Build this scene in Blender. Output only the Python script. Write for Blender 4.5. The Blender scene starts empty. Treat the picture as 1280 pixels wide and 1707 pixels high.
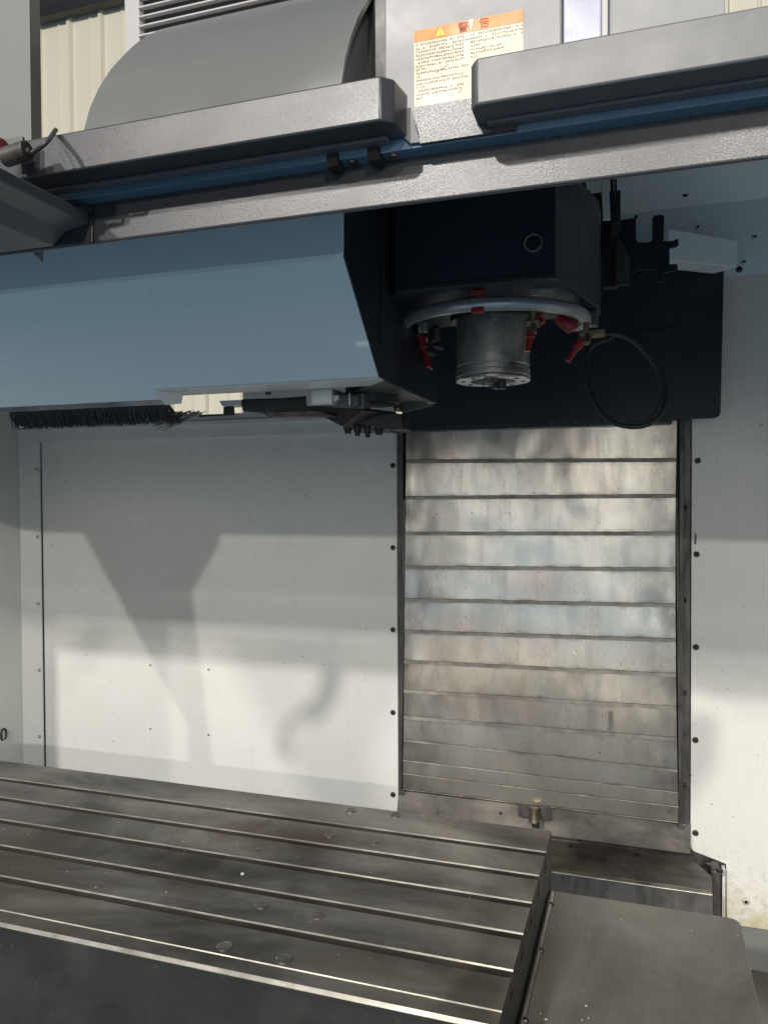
import bpy, bmesh, math, random
from mathutils import Vector, Matrix
random.seed(7)
PI = math.pi
S = bpy.context.scene
COL = S.collection

# ---------------------------------------------------------------- camera
FPX = 1308.13
YAW, PITCH, ROLL = 0.320030813, -0.020561736, 0.00454139601
def _axes():
    cy, sy, cp, sp, cr, sr = (math.cos(YAW), math.sin(YAW), math.cos(PITCH), math.sin(PITCH), math.cos(ROLL), math.sin(ROLL))
    f = Vector((-sy*cp, cy*cp, sp)); r = Vector((cy, sy, 0)); d = f.cross(r)
    return cr*r + sr*d, -sr*r + cr*d, f
CR, CD, CF = _axes()
CAM = Vector((0, 0, 1.6))
cam = bpy.data.cameras.new('camera'); cam.sensor_fit = 'HORIZONTAL'; cam.sensor_width = 36
cam.lens = FPX/1280*36; cam.clip_start = .02; cam.clip_end = 200
co = bpy.data.objects.new('camera', cam); COL.objects.link(co)
m = Matrix((CR, -CD, -CF)).transposed().to_4x4(); m.translation = CAM; co.matrix_world = m
S.camera = co

def at(px, py, X=None, Y=None, Z=None):
    v = CR*((px-640)/FPX) + CD*((py-853.5)/FPX) + CF
    t = X/v.x if X is not None else (Y/v.y if Y is not None else (Z-1.6)/v.z)
    return CAM + v*t

# ---------------------------------------------------------------- world, lamps, exposure
w = bpy.data.worlds.new('World'); S.world = w; w.use_nodes = True
wb = w.node_tree.nodes['Background']; wb.inputs[0].default_value = (.42, .55, .72, 1); wb.inputs[1].default_value = .205
S.view_settings.view_transform = 'Standard'; S.view_settings.look = 'None'
S.view_settings.exposure = 0; S.view_settings.gamma = 1

def lamp(name, loc, target, size, power, col=(1, .95, .87)):
    l = bpy.data.lights.new(name, 'AREA'); l.shape = 'DISK'; l.size = size; l.energy = power; l.color = col
    o = bpy.data.objects.new(name, l); COL.objects.link(o); o.location = loc
    o.rotation_euler = (Vector(target)-Vector(loc)).to_track_quat('-Z', 'Y').to_euler()
    return o
lamp('high_bay_lamp', (9.3, -19.0, 7.2), (0, 1.5, 1.2), .26, 1250)
lamp('high_bay_lamp', (-2.9, -9.2, 7.3), (-.3, 1.5, 1.2), .32, 860)
lamp('high_bay_lamp', (1.6, -10.9, 7.6), (-.3, 1.5, 1.2), .7, 600)
lamp('high_bay_lamp', (-6.6, -10.0, 6.9), (-.4, 1.0, 1.5), .35, 330)
lamp('high_bay_lamp', (-.8, -4.2, 7.5), (-.3, 1.0, 1.2), .4, 170)

lamp('high_bay_lamp', (-5, -17, 7.6), (-5, -25, 3.0), 1.2, 1900)  # added pair, lights the unseen far wall so the slats reflect it
lamp('high_bay_lamp', (5, -17, 7.6), (5, -25, 3.0), 1.2, 1900)

# ---------------------------------------------------------------- materials
def nt(name):
    m = bpy.data.materials.new(name); m.use_nodes = True
    n = m.node_tree; b = n.nodes['Principled BSDF']
    return m, n, b
def nd(n, t, **k):
    x = n.nodes.new(t)
    for a, v in k.items():
        if a in ('operation', 'blend_type', 'data_type', 'noise_dimensions', 'feature', 'distance', 'musgrave_type', 'voronoi_dimensions'): setattr(x, a, v)
        else: x.inputs[a.replace('_', ' ')].default_value = v
    return x
def coords(n, scale=(1, 1, 1), rot=(0, 0, 0)):
    t = n.nodes.new('ShaderNodeTexCoord'); mp = n.nodes.new('ShaderNodeMapping')
    mp.inputs['Scale'].default_value = scale; mp.inputs['Rotation'].default_value = rot
    n.links.new(t.outputs['Object'], mp.inputs[0]); return mp.outputs[0]
def ramp(n, src, stops):
    r = n.nodes.new('ShaderNodeValToRGB'); e = r.color_ramp.elements
    while len(e) < len(stops): e.new(.5)
    for i, (p, c) in enumerate(stops):
        e[i].position = p; e[i].color = (c, c, c, 1) if isinstance(c, (int, float)) else tuple(c)+(1,)
    n.links.new(src, r.inputs[0]); return r.outputs[0]
def noise(n, co, scale, detail=4, rough=.6, dist=0, w4=False):
    x = n.nodes.new('ShaderNodeTexNoise'); x.inputs['Scale'].default_value = scale
    x.inputs['Detail'].default_value = detail; x.inputs['Roughness'].default_value = rough; x.inputs['Distortion'].default_value = dist
    n.links.new(co, x.inputs['Vector'])
    if w4:
        x.noise_dimensions = '4D'; oi = n.nodes.new('ShaderNodeObjectInfo'); mm = nd(n, 'ShaderNodeMath', operation='MULTIPLY'); mm.inputs[1].default_value = 37
        n.links.new(oi.outputs['Random'], mm.inputs[0]); n.links.new(mm.outputs[0], x.inputs['W'])
    return x.outputs['Fac']
def mix(n, fac, a, b, mode='MIX'):
    x = n.nodes.new('ShaderNodeMix'); x.data_type = 'RGBA'; x.blend_type = mode
    for s, v in ((x.inputs[0], fac), (x.inputs[6], a), (x.inputs[7], b)):
        if hasattr(v, 'links') or hasattr(v, 'is_linked'): n.links.new(v, s)
        elif isinstance(v, (int, float)): s.default_value = v
        else: s.default_value = tuple(v)+(1,)
    return x.outputs[2]
def bump(n, b, h, strength, dist=.001, prev=None):
    x = n.nodes.new('ShaderNodeBump'); x.inputs['Strength'].default_value = strength; x.inputs['Distance'].default_value = dist
    n.links.new(h, x.inputs['Height'])
    if prev is not None: n.links.new(prev, x.inputs['Normal'])
    n.links.new(x.outputs[0], b.inputs['Normal']); return x.outputs[0]

def paint(name, col, rough=.4, dirt=.25, dirtcol=None, metallic=0, peel=.15, scale=6, spec=.5, peel_scale=900):
    m, n, b = nt(name); c = coords(n)
    dc = dirtcol or tuple(v*.55 for v in col)
    f = ramp(n, noise(n, c, scale, 6, .65, .4), [(.42, 0), (.78, dirt)])
    f2 = ramp(n, noise(n, c, scale*14, 3, .6), [(.62, 0), (.74, dirt*.8)])
    k = mix(n, f, col, dc); k = mix(n, f2, k, dc)
    n.links.new(k, b.inputs['Base Color']); b.inputs['Metallic'].default_value = metallic
    b.inputs['Specular IOR Level'].default_value = spec
    r = ramp(n, noise(n, c, scale*1.7, 5, .6), [(.3, max(rough-.1, .05)), (.75, min(rough+.13, 1))])
    n.links.new(r, b.inputs['Roughness'])
    if peel: bump(n, b, noise(n, c, peel_scale, 2, .5), peel, .0006)
    return m

def steel(name, col, dark, rough=(.25, .5), stretch=(1, 1, 1), scale=5, metallic=.9, grain=(2, 300, 300), grainst=.12, w4=False, blotch=(.35, .7), tint=None):
    m, n, b = nt(name); c = coords(n, stretch); cg = coords(n, grain); cp = coords(n)
    k = mix(n, ramp(n, noise(n, c, scale, 7, .68, .6, w4), [(blotch[0], 0), (blotch[1], 1)]), dark, col)
    k = mix(n, ramp(n, noise(n, cp, scale*22, 4, .7, 0), [(.60, 0), (.72, .45)]), k, dark)
    if tint: k = mix(n, ramp(n, noise(n, cp, 3.1, 3, .5, .8, w4), [(.52, 0), (.70, .6)]), k, tint)
    n.links.new(k, b.inputs['Base Color']); b.inputs['Metallic'].default_value = metallic
    r = ramp(n, noise(n, c, scale*.8, 6, .7, .3, w4), [(.3, rough[0]), (.7, rough[1])]); n.links.new(r, b.inputs['Roughness'])
    h1 = bump(n, b, noise(n, cg, 1, 3, .7), grainst, .0008)
    return m

M = {}
M['panel'] = paint('white enclosure paint', (.74, .74, .715), .26, .22, (.52, .50, .43), peel=.05, scale=2.2)
M['cover'] = paint('white sheet paint with blue light tint', (.78, .90, .94), .26, .12, (.60, .68, .70), peel=.05, scale=3)  # white sheet; the bluish ambient light is put into its colour
M['grey'] = paint('silver grey enclosure paint', (.13, .132, .138), .46, .2, (.08, .078, .078), metallic=.15, peel=.10, scale=5)
M['greylight'] = paint('light silver hood paint', (.21, .215, .214), .27, .10, (.36, .35, .33), metallic=.4, peel=.08, scale=2)
M['greydark'] = paint('weathered grey column paint', (.20, .205, .20), .5, .4, (.12, .12, .11), peel=.1, scale=4)
M['navy'] = paint('dark blue black head paint', (.021, .028, .040), .42, .35, (.06, .058, .055), peel=.12, scale=4, spec=.3)
M['black'] = paint('black blued metal', (.016, .017, .020), .45, .3, (.05, .045, .04), peel=.1, scale=9)
M['rubber'] = paint('black rubber', (.014, .014, .016), .5, .2, (.04, .04, .04), peel=.05)
M['cream'] = paint('cream cladding paint', (.72, .69, .57), .55, .12, (.5, .46, .36), peel=.02, scale=.6)
M['farwall'] = paint('pale workshop wall paint', (.66, .65, .62), .6, .1, peel=0, scale=.5)
M['lilac'] = paint('pale lilac gloss panel', (.40, .41, .52), .2, .2, (.8, .8, .86), peel=.2, scale=8)
M['louvre'] = paint('pale aluminium louvre', (.78, .75, .74), .4, .1)
M['red'] = paint('red plastic', (.30, .022, .026), .35, .3, (.12, .02, .02), peel=.05, scale=30)
M['brass'] = steel('dull nickel brass', (.42, .38, .28), (.14, .12, .08), (.3, .5), scale=40)
M['pipe'] = steel('brushed pipe steel', (.46, .47, .48), (.22, .23, .24), (.28, .4), scale=9)
M['bright'] = steel('bright machined steel', (.72, .72, .70), (.40, .39, .37), (.18, .36), scale=30, metallic=.7)
M['spindle'] = steel('worn spindle steel', (.58, .55, .50), (.20, .19, .18), (.26, .45), scale=14, stretch=(1, 1, .6), blotch=(.36, .6), metallic=.7)
M['table'] = steel('oily ground cast iron', (.36, .35, .32), (.09, .087, .08), (.24, .42), stretch=(.55, 1.1, 1), scale=3.2, metallic=.5, grain=(30, 420, 30), grainst=.16, blotch=(.38, .64), tint=(.13, .10, .07))
M['plug'] = steel('worn plug steel', (.36, .35, .32), (.16, .15, .14), (.25, .4), scale=40, metallic=.7)
M['sealwhite'] = paint('grey white seal', (.42, .41, .42), .5, .1)
M['ringpipe'] = paint('satin light steel pipe', (.42, .43, .44), .3, .15, metallic=.5, peel=.03)
M['olive'] = paint('dull olive grey sheet', (.13, .135, .115), .5, .2, peel=.05)
M['body'] = paint('oily grey casting', (.13, .13, .135), .4, .4, (.05, .05, .05), metallic=.2, scale=20)
M['lip'] = steel('dull wiper steel', (.40, .38, .34), (.18, .165, .15), (.35, .55), scale=14, metallic=.55, w4=True)
M['pale'] = paint('pale machined aluminium', (.74, .74, .72), .35, .3, (.42, .42, .40), metallic=.25, scale=30)
M['slotwall'] = paint('dark slot wall', (.045, .042, .038), .4, .6, (.10, .085, .065), metallic=.3, peel=.1, scale=8)  # slot walls and floors darker than the table top
M['tableedge'] = steel('bright table edge steel', (.66, .64, .57), (.34, .32, .28), (.28, .44), scale=12, metallic=.8)
M['tablefront'] = paint('dark oily cast iron face', (.019, .0185, .017), .5, .7, (.06, .056, .05), metallic=.1, peel=.1, scale=5)
M['waycover'] = steel('scuffed grey steel cover', (.31, .30, .27), (.15, .145, .13), (.38, .6), stretch=(1, .5, 1), scale=4, metallic=.4, grain=(200, 30, 30), grainst=.08)
M['rail'] = steel('dark stained steel rail', (.17, .16, .15), (.05, .048, .05), (.35, .6), stretch=(2, 2, .6), scale=9, metallic=.6)
M['sill'] = steel('grimy steel sill', (.21, .195, .175), (.075, .068, .06), (.5, .7), scale=12, metallic=.35, stretch=(.6, 1, 1))
M['floor'] = paint('blue workshop floor paint', (.075, .15, .235), .6, .3, peel=0, scale=1)
M['screw'] = steel('dark screw steel', (.16, .15, .14), (.04, .04, .04), (.25, .4), scale=60)
M['sticker'] = paint('yellowed label vinyl', (.60, .555, .42), .45, .4, (.52, .43, .36), peel=0, scale=16)
M['orange'] = paint('orange label print', (.70, .21, .03), .45, .15, (.9, .4, .1), peel=0, scale=16)
M['ink'] = paint('label ink', (.17, .14, .13), .5, .5, (.45, .38, .30), peel=0, scale=30)
M['inkred'] = paint('faded red brown ink', (.38, .07, .03), .5, .5, (.6, .2, .05), peel=0, scale=30)
M['yellow'] = paint('yellow label print', (.88, .62, .05), .45, .1, peel=0)
M['white'] = paint('white residue', (.8, .8, .76), .6, .1, peel=0)
M['hole'] = paint('unlit recess', (.01, .01, .011), .8, 0, peel=0)

def slat_mat():
    m, n, b = nt('stained stainless slats'); c = coords(n); cs = coords(n, (15, 1, 2.4)); ch = coords(n, (1.2, 1, 60))
    tc = n.nodes.new('ShaderNodeTexCoord'); sep = n.nodes.new('ShaderNodeSeparateXYZ'); n.links.new(tc.outputs['UV'], sep.inputs[0])
    big = noise(n, coords(n, (2.6, 1, 2.0)), 1.6, 4, .55, .7, True)
    k = mix(n, ramp(n, big, [(.34, 0), (.66, 1)]), (.66, .62, .55), (.93, .90, .83))
    pink = ramp(n, noise(n, c, 3.4, 2, .5, .5, True), [(.52, 0), (.68, .5)])
    k = mix(n, pink, k, (.86, .66, .58))
    streak = ramp(n, noise(n, cs, 2.2, 3, .55, .2, True), [(.54, 0), (.80, .38)]); k = mix(n, streak, k, (.25, .23, .20))
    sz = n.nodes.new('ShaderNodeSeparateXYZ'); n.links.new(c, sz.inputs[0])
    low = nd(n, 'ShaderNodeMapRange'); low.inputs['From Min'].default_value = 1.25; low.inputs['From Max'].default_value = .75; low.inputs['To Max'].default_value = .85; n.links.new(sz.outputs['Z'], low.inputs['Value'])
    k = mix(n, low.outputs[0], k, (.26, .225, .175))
    # grime collected along the joint under each wiper: edge factor from the slat's own height
    e = ramp(n, sep.outputs['Y'], [(.0, .8), (.10, 0), (.80, 0), (1.0, 1)])
    g = ramp(n, noise(n, coords(n, (9, 1, 30)), 2.4, 4, .6, .2, True), [(.44, 0), (.66, .9)])
    mm = nd(n, 'ShaderNodeMath', operation='MULTIPLY'); n.links.new(e, mm.inputs[0]); n.links.new(g, mm.inputs[1])
    k = mix(n, mm.outputs[0], k, (.11, .09, .075))
    side = ramp(n, sep.outputs['X'], [(0, .9), (.10, .6), (.26, 0), (.80, 0), (1, .8)])  # darker slat ends; the shade on the left is put into the colour
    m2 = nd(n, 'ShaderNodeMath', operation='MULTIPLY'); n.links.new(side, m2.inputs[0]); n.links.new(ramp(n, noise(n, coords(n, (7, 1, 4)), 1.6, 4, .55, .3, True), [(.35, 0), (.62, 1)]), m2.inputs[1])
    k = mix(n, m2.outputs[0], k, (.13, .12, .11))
    spots = ramp(n, noise(n, c, 160, 2, .5), [(.70, 0), (.74, .9)]); k = mix(n, spots, k, (.10, .07, .06))
    n.links.new(k, b.inputs['Base Color']); b.inputs['Metallic'].default_value = .72
    r = ramp(n, noise(n, cs, 1.2, 5, .7, .5, True), [(.3, .17), (.7, .33)]); n.links.new(r, b.inputs['Roughness'])
    h = bump(n, b, noise(n, ch, 3, 3, .7), .10, .001)
    bump(n, b, noise(n, coords(n, (1, 1, .6)), 5.5, 2, .5), .8, .016, h)
    return m
M['ledge'] = paint('ledge paint with blue bounce', (.10, .17, .25), .35, .25, (.07, .11, .15), peel=.2)  # blue bounce light on the underside is put into the base colour
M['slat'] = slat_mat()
M['slatdark'] = M['slat']

def stained_panel():
    m, n, b = nt('white enclosure paint with coolant residue'); c = coords(n)
    sp = n.nodes.new('ShaderNodeSeparateXYZ'); n.links.new(c, sp.inputs[0])
    def mr(o, a0, a1, v=1):
        x = n.nodes.new('ShaderNodeMapRange'); x.inputs['From Min'].default_value = a0; x.inputs['From Max'].default_value = a1; x.inputs['To Max'].default_value = v
        n.links.new(sp.outputs[o], x.inputs['Value']); return x.outputs[0]
    def mul(a, q):
        x = nd(n, 'ShaderNodeMath', operation='MULTIPLY'); n.links.new(a, x.inputs[0]); n.links.new(q, x.inputs[1]); return x.outputs[0]
    k = mix(n, ramp(n, noise(n, c, 2.2, 6, .65, .4), [(.42, 0), (.78, .2)]), (.74, .74, .715), (.52, .50, .43))
    drip = ramp(n, noise(n, coords(n, (34, 1, 1.3)), 1.4, 4, .6, .1), [(.58, 0), (.72, .22)])
    k = mix(n, drip, k, (.60, .585, .53))
    low = mul(mr('Z', .56, .43), ramp(n, noise(n, c, 22, 6, .75, .3), [(.36, 0), (.62, 1)]))
    k = mix(n, low, k, (.52, .46, .27))
    low2 = mul(mr('Z', .70, .56), ramp(n, noise(n, c, 60, 5, .75), [(.52, 0), (.66, .6)])); k = mix(n, low2, k, (.42, .39, .32))
    fl = ramp(n, noise(n, c, 95, 2, .5), [(.735, 0), (.75, .8)]); k = mix(n, fl, k, (.25, .22, .18))
    n.links.new(k, b.inputs['Base Color'])
    n.links.new(ramp(n, noise(n, c, 3.5, 5, .6), [(.3, .2), (.75, .38)]), b.inputs['Roughness'])
    bump(n, b, noise(n, c, 1.6, 2, .4), .5, .02)
    return m
M['panel'] = stained_panel()

def sparkle(name, BUMP):
    m, n, b = nt(name); c = coords(n)
    f = ramp(n, noise(n, c, 7, 5, .65, .5), [(.4, 0), (.75, .35)])
    n.links.new(mix(n, f, (.066, .067, .073), (.042, .042, .044)), b.inputs['Base Color'])
    b.inputs['Metallic'].default_value = .25; 
    n.links.new(ramp(n, noise(n, c, 5, 4, .6), [(.3, .22), (.7, .36)]), b.inputs['Roughness'])
    v = n.nodes.new('ShaderNodeTexVoronoi'); v.inputs['Scale'].default_value = 900; n.links.new(c, v.inputs['Vector'])
    h = bump(n, b, v.outputs['Distance'], BUMP, .0004)
    bump(n, b, noise(n, c, 1300, 2, .6), .25, .0004, h)
    return m
M['sparkle'] = sparkle('hammered silver grey paint', .19)
M['smoothgrey'] = sparkle('handled silver grey paint', .10)

def oil_stain(m, centre, size, col):
    n = m.node_tree; b = n.nodes['Principled BSDF']; old = b.inputs['Base Color'].links[0].from_socket
    t = n.nodes.new('ShaderNodeTexCoord'); mp = n.nodes.new('ShaderNodeMapping'); mp.vector_type = 'POINT'
    mp.inputs['Location'].default_value = (-centre.x/size[0], -centre.y/size[1], 0); mp.inputs['Scale'].default_value = (1/size[0], 1/size[1], 0)
    n.links.new(t.outputs['Object'], mp.inputs[0])
    ln = nd(n, 'ShaderNodeVectorMath', operation='LENGTH'); n.links.new(mp.outputs[0], ln.inputs[0])
    ns = noise(n, coords(n), 9, 5, .65, .8); ad = nd(n, 'ShaderNodeMath', operation='ADD'); n.links.new(ln.outputs['Value'], ad.inputs[0]); n.links.new(ns, ad.inputs[1])
    k = mix(n, ramp(n, ad.outputs[0], [(.60, .95), (1.25, 0)]), old, col)
    n.links.new(k, b.inputs['Base Color'])
oil_stain(M['table'], at(470, 1398, Z=.9), (.45, .16, 1), (.10, .05, .025))
oil_stain(M['table'], at(330, 1440, Z=.9), (.5, .12, 1), (.05, .045, .045))

# ---------------------------------------------------------------- mesh helpers
def obj(name, bm, mat, parent=None, smooth=False, bevel=0, label=None):
    bmesh.ops.recalc_face_normals(bm, faces=bm.faces[:])
    me = bpy.data.meshes.new(name); bm.to_mesh(me); bm.free()
    mats = mat if isinstance(mat, (list, tuple)) else [mat]
    for x in mats: me.materials.append(M[x] if isinstance(x, str) else x)
    if smooth:
        for p in me.polygons: p.use_smooth = True
        try: me.set_sharp_from_angle(angle=math.radians(38))
        except Exception: pass
    o = bpy.data.objects.new(name, me); COL.objects.link(o)
    if parent is not None: o.parent = parent
    if bevel:
        b = o.modifiers.new('bevel', 'BEVEL'); b.width = bevel; b.segments = 2; b.limit_method = 'ANGLE'; b.angle_limit = math.radians(35)
    if label: o['label'] = label
    return o
def thing(name, label, cat, group=None, loc=(0, 0, 0)):
    o = bpy.data.objects.new(name, None); COL.objects.link(o); o.empty_display_size = .05
    return tag(o, label, cat, group)
def tag(o, label, cat, group=None):
    o['label'] = label; o['category'] = cat
    if group: o['group'] = group
    return o
def struct(o): o['kind'] = 'structure'; return o
def NB(): return bmesh.new()
def box(bm, x0, x1, y0, y1, z0, z1, rz=0, piv=None):
    v = [bm.verts.new((x, y, z)) for z in (z0, z1) for y in (y0, y1) for x in (x0, x1)]
    for f in ((0, 2, 3, 1), (4, 5, 7, 6), (0, 1, 5, 4), (2, 6, 7, 3), (0, 4, 6, 2), (1, 3, 7, 5)): bm.faces.new([v[i] for i in f])
    if rz:
        p = Vector(piv or ((x0+x1)/2, (y0+y1)/2, 0)); bmesh.ops.rotate(bm, verts=v, cent=p, matrix=Matrix.Rotation(rz, 3, 'Z'))
    return v
def prism(bm, pts, off):
    """closed polygon of 3-D points swept by the vector off"""
    off = Vector(off); a = [bm.verts.new(p) for p in pts]; b = [bm.verts.new(Vector(p)+off) for p in pts]
    bm.faces.new(a); bm.faces.new(b[::-1])
    for i in range(len(a)):
        j = (i+1) % len(a); bm.faces.new((a[i], b[i], b[j], a[j]))
    return a+b
def pxz(bm, pts, y, th): return prism(bm, [(x, y, z) for x, z in pts], (0, th, 0))
def pyz(bm, pts, x0, x1): return prism(bm, [(x0, y, z) for y, z in pts], (x1-x0, 0, 0))
def cyl(bm, p, axis, r, h, seg=24, r2=None):
    axis = Vector(axis).normalized(); q = axis.to_track_quat('Z', 'Y').to_matrix().to_4x4()
    q.translation = Vector(p)+axis*h/2
    return bmesh.ops.create_cone(bm, cap_ends=True, cap_tris=False, segments=seg, radius1=r, radius2=r if r2 is None else r2, depth=h, matrix=q)['verts']
def lathe(bm, c, prof, seg=48, axis='z'):
    rings = []
    for r, h in prof:
        rings.append([bm.verts.new((c[0]+r*math.cos(a), c[1]+r*math.sin(a), c[2]+h)) for a in (2*PI*i/seg for i in range(seg))])
    for a, b in zip(rings, rings[1:]):
        for i in range(seg): bm.faces.new((a[i], a[(i+1) % seg], b[(i+1) % seg], b[i]))
    bm.faces.new(rings[0][::-1]); bm.faces.new(rings[-1])
def tube(bm, pts, r, seg=10):
    pts = [Vector(p) for p in pts]; rings = []; up = None
    for i, p in enumerate(pts):
        t = ((pts[i+1] if i+1 < len(pts) else p)-(pts[i-1] if i else p)).normalized()
        if up is None: up = t.orthogonal().normalized()
        up = (up-t*up.dot(t)).normalized(); s = t.cross(up)
        rr = r[i] if isinstance(r, (list, tuple)) else r
        rings.append([bm.verts.new(p+(up*math.cos(a)+s*math.sin(a))*rr) for a in (2*PI*k/seg for k in range(seg))])
    for a, b in zip(rings, rings[1:]):
        for k in range(seg): bm.faces.new((a[k], a[(k+1) % seg], b[(k+1) % seg], b[k]))
    bm.faces.new(rings[0][::-1]); bm.faces.new(rings[-1])
def spline(pts, n=10):
    P = [Vector(p) for p in pts]; P = [2*P[0]-P[1]]+P+[2*P[-1]-P[-2]]; out = []
    for i in range(1, len(P)-2):
        for k in range(n):
            t = k/n; a, b, c, d = P[i-1:i+3]
            out.append(.5*((2*b)+(c-a)*t+(2*a-5*b+4*c-d)*t*t+(3*b-a-3*c+d)*t**3))
    out.append(P[-2]); return out

# a button head screw with a hexagon recess, axis along -Y (or a given rotation); head at the origin
def screw_mesh(r, h, mats, head=.62):
    bm = NB(); seg = 20
    prof = [(r, 0), (r, h*.35), (r*.86, h*.8), (r*head, h), (r*.46, h), (r*.40, h*.35), (.0005, h*.3)]
    rings = [[bm.verts.new((rr*math.cos(2*PI*i/seg), -hh, rr*math.sin(2*PI*i/seg))) for i in range(seg)] for rr, hh in prof]
    for k, (a, b) in enumerate(zip(rings, rings[1:])):
        for i in range(seg):
            f = bm.faces.new((a[i], a[(i+1) % seg], b[(i+1) % seg], b[i])); f.material_index = 1 if k >= 4 else 0
    bmesh.ops.recalc_face_normals(bm, faces=bm.faces[:])
    me = bpy.data.meshes.new('screw'); bm.to_mesh(me); bm.free()
    for x in mats: me.materials.append(M[x])
    for p in me.polygons: p.use_smooth = True
    return me
SCR = screw_mesh(.0082, .006, ('screw', 'hole'))
SCRW = screw_mesh(.010, .006, ('panel', 'hole'))
SCRB = screw_mesh(.0055, .005, ('bright', 'hole'))
def put(name, me, loc, parent, rot=(0, 0, 0), s=1):
    o = bpy.data.objects.new(name, me); COL.objects.link(o); o.location = loc; o.rotation_euler = rot; o.parent = parent; o.scale = (s, s, s); return o

# ---------------------------------------------------------------- the setting
bm = NB(); box(bm, -30, 30, -30, 30, -.1, 0); struct(obj('floor', bm, 'floor'))
WB = 2.3                                                          # plane of the back wall

# workshop wall far behind: corrugated cream cladding
cl = thing('workshop_wall', 'cream corrugated cladding wall behind the machine with raised vertical ribs', 'wall')
bm = NB(); pts = []
x = -9.0; i = 0
while x < 9:
    pts += [(x, 7.0), (x+.20, 7.0), (x+.215, 6.985), (x+.225, 6.985), (x+.24, 7.0), (x+.335, 7.0), (x+.352, 6.955), (x+.385, 6.955), (x+.402, 7.0)]
    x += .402
lo_ = [bm.verts.new((a, b, 0)) for a, b in pts]; hi_ = [bm.verts.new((a, b, 9)) for a, b in pts]
for k in range(len(pts)-1): bm.faces.new((lo_[k], lo_[k+1], hi_[k+1], hi_[k]))
box(bm, -9, x, 7.02, 7.1, 0, 9); obj('cladding', bm, 'cream', cl)
bm = NB(); box(bm, -24, 24, -25.1, -25, 0, 8); struct(obj('far_wall', bm, 'farwall'))
gd = at(150, 24, Y=6.9)
bm = NB(); box(bm, -9, -2.9, 6.84, 6.94, gd.z+.06, gd.z+.5)
box(bm, -9, -2.9, 6.82, 6.8395, gd.z+.04, gd.z+.52)
tag(obj('girder', bm, 'black', None), 'dark steel girder along the top of the cream cladding at upper left', 'girder')
lv = thing('louvre_window', 'pale aluminium louvre window in the cream wall above the curved hood', 'window')
a = at(216, 30, Y=6.8); b = at(240, 30, Y=6.8)
bm = NB(); box(bm, a.x, b.x, 6.72, 6.8, a.z-1.2, a.z+1.4); obj('frame', bm, 'louvre', lv, bevel=.006)
zz = at(330, 60, Y=6.8).z
me = None
for k in range(12):
    if me is None:
        bm = NB(); prism(bm, [(b.x, 6.80, 0), (b.x, 6.70, -.035), (b.x, 6.70, -.05), (b.x, 6.80, -.015)], (2.6, 0, 0)); o = obj('slat', bm, 'louvre', lv); me = o.data
    else:
        o = bpy.data.objects.new('slat', me); COL.objects.link(o); o.parent = lv
    o.location.z = zz-.35+k*.092
bm = NB(); box(bm, b.x, b.x+2.6, 6.82, 6.86, a.z-1.2, a.z+1.4); obj('backing', bm, 'grey', lv)

# ---------------------------------------------------------------- back wall panels
XL, XM0, XM1 = -2.063, -.719, .123
pl = thing('wall_panel', 'large pale grey white sheet panel left of the slatted steel cover', 'panel')
bm = NB(); box(bm, XL+.003, XM0, WB, WB+.004, .35, 1.812); obj('sheet', bm, 'panel', pl, bevel=.0012)
for y in (776, 913, 1050, 1188, 1325): put('screw', SCR, at(655, y, Y=WB), pl)
for x, y in ((251, 1109), (348, 1116), (251, 1215), (348, 1225)): put('screw', SCRB, at(x, y, Y=WB), pl, s=.75)
bm = NB(); box(bm, -2.2, 1.38, 2.325, 2.335, .2, 1.84); struct(obj('wall', bm, 'greydark'))
# upper panel, slightly proud, with the opening through which the workshop wall shows
up = thing('upper_panel', 'grey white upper sheet overlapping the big left panel under the tool magazine', 'panel')
zu = at(400, 727, Y=2.29).z
ox0, ox1 = at(246, 670, Y=2.28).x, at(404, 670, Y=2.28).x; oz0, oz1 = at(330, 691, Y=2.28).z, at(330, 640, Y=2.28).z
bm = NB()
box(bm, XL-.05, XM0, 2.284, 2.290, zu, oz0); box(bm, XL-.05, ox0, 2.284, 2.290, oz0, oz1); box(bm, ox1, XM0, 2.284, 2.290, oz0, oz1); box(bm, XL-.05, XM0, 2.284, 2.290, oz1, 2.58)
box(bm, XL-.05, XM0, 2.272, 2.2838, at(400, 705, Y=2.272).z, at(400, 699, Y=2.272).z)
obj('sheet', bm, 'panel', up)
# corner strip and side wall on the left
cs = thing('corner_strip', 'narrow grey folded strip with small screws at the left inner corner', 'panel')
bm = NB(); a = at(34, 900, Y=2.25); prism(bm, [(XL, 2.296, .35), (XL, 2.292, .35), (a.x, 2.25, .35), (a.x, 2.254, .35)], (0, 0, 1.5)); obj('sheet', bm, 'greyside' if 'greyside' in M else 'panel', cs)
for i, y in enumerate((783, 895, 1007, 1117, 1228)): 
    p = at(62+i, y, Y=2.283); put('screw', SCRB, p, cs, (0, 0, -.55), 1.1)
sw = thing('side_panel', 'shaded grey inner side wall of the machine at the far left', 'panel')
bm = NB(); pyz(bm, [(.9, .2), (2.2535, .2), (2.2535, 2.6), (.9, 1.99)], a.x-.006, a.x); obj('sheet', bm, 'panel', sw)
hk = at(6, 1225, X=a.x+.01)
bm = NB(); tube(bm, [hk+Vector((0, .012*math.cos(t), .02*math.sin(t))) for t in [k*PI/8 for k in range(-3, 12)]], .0035, 8); obj('hook', bm, 'black', sw)
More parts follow.
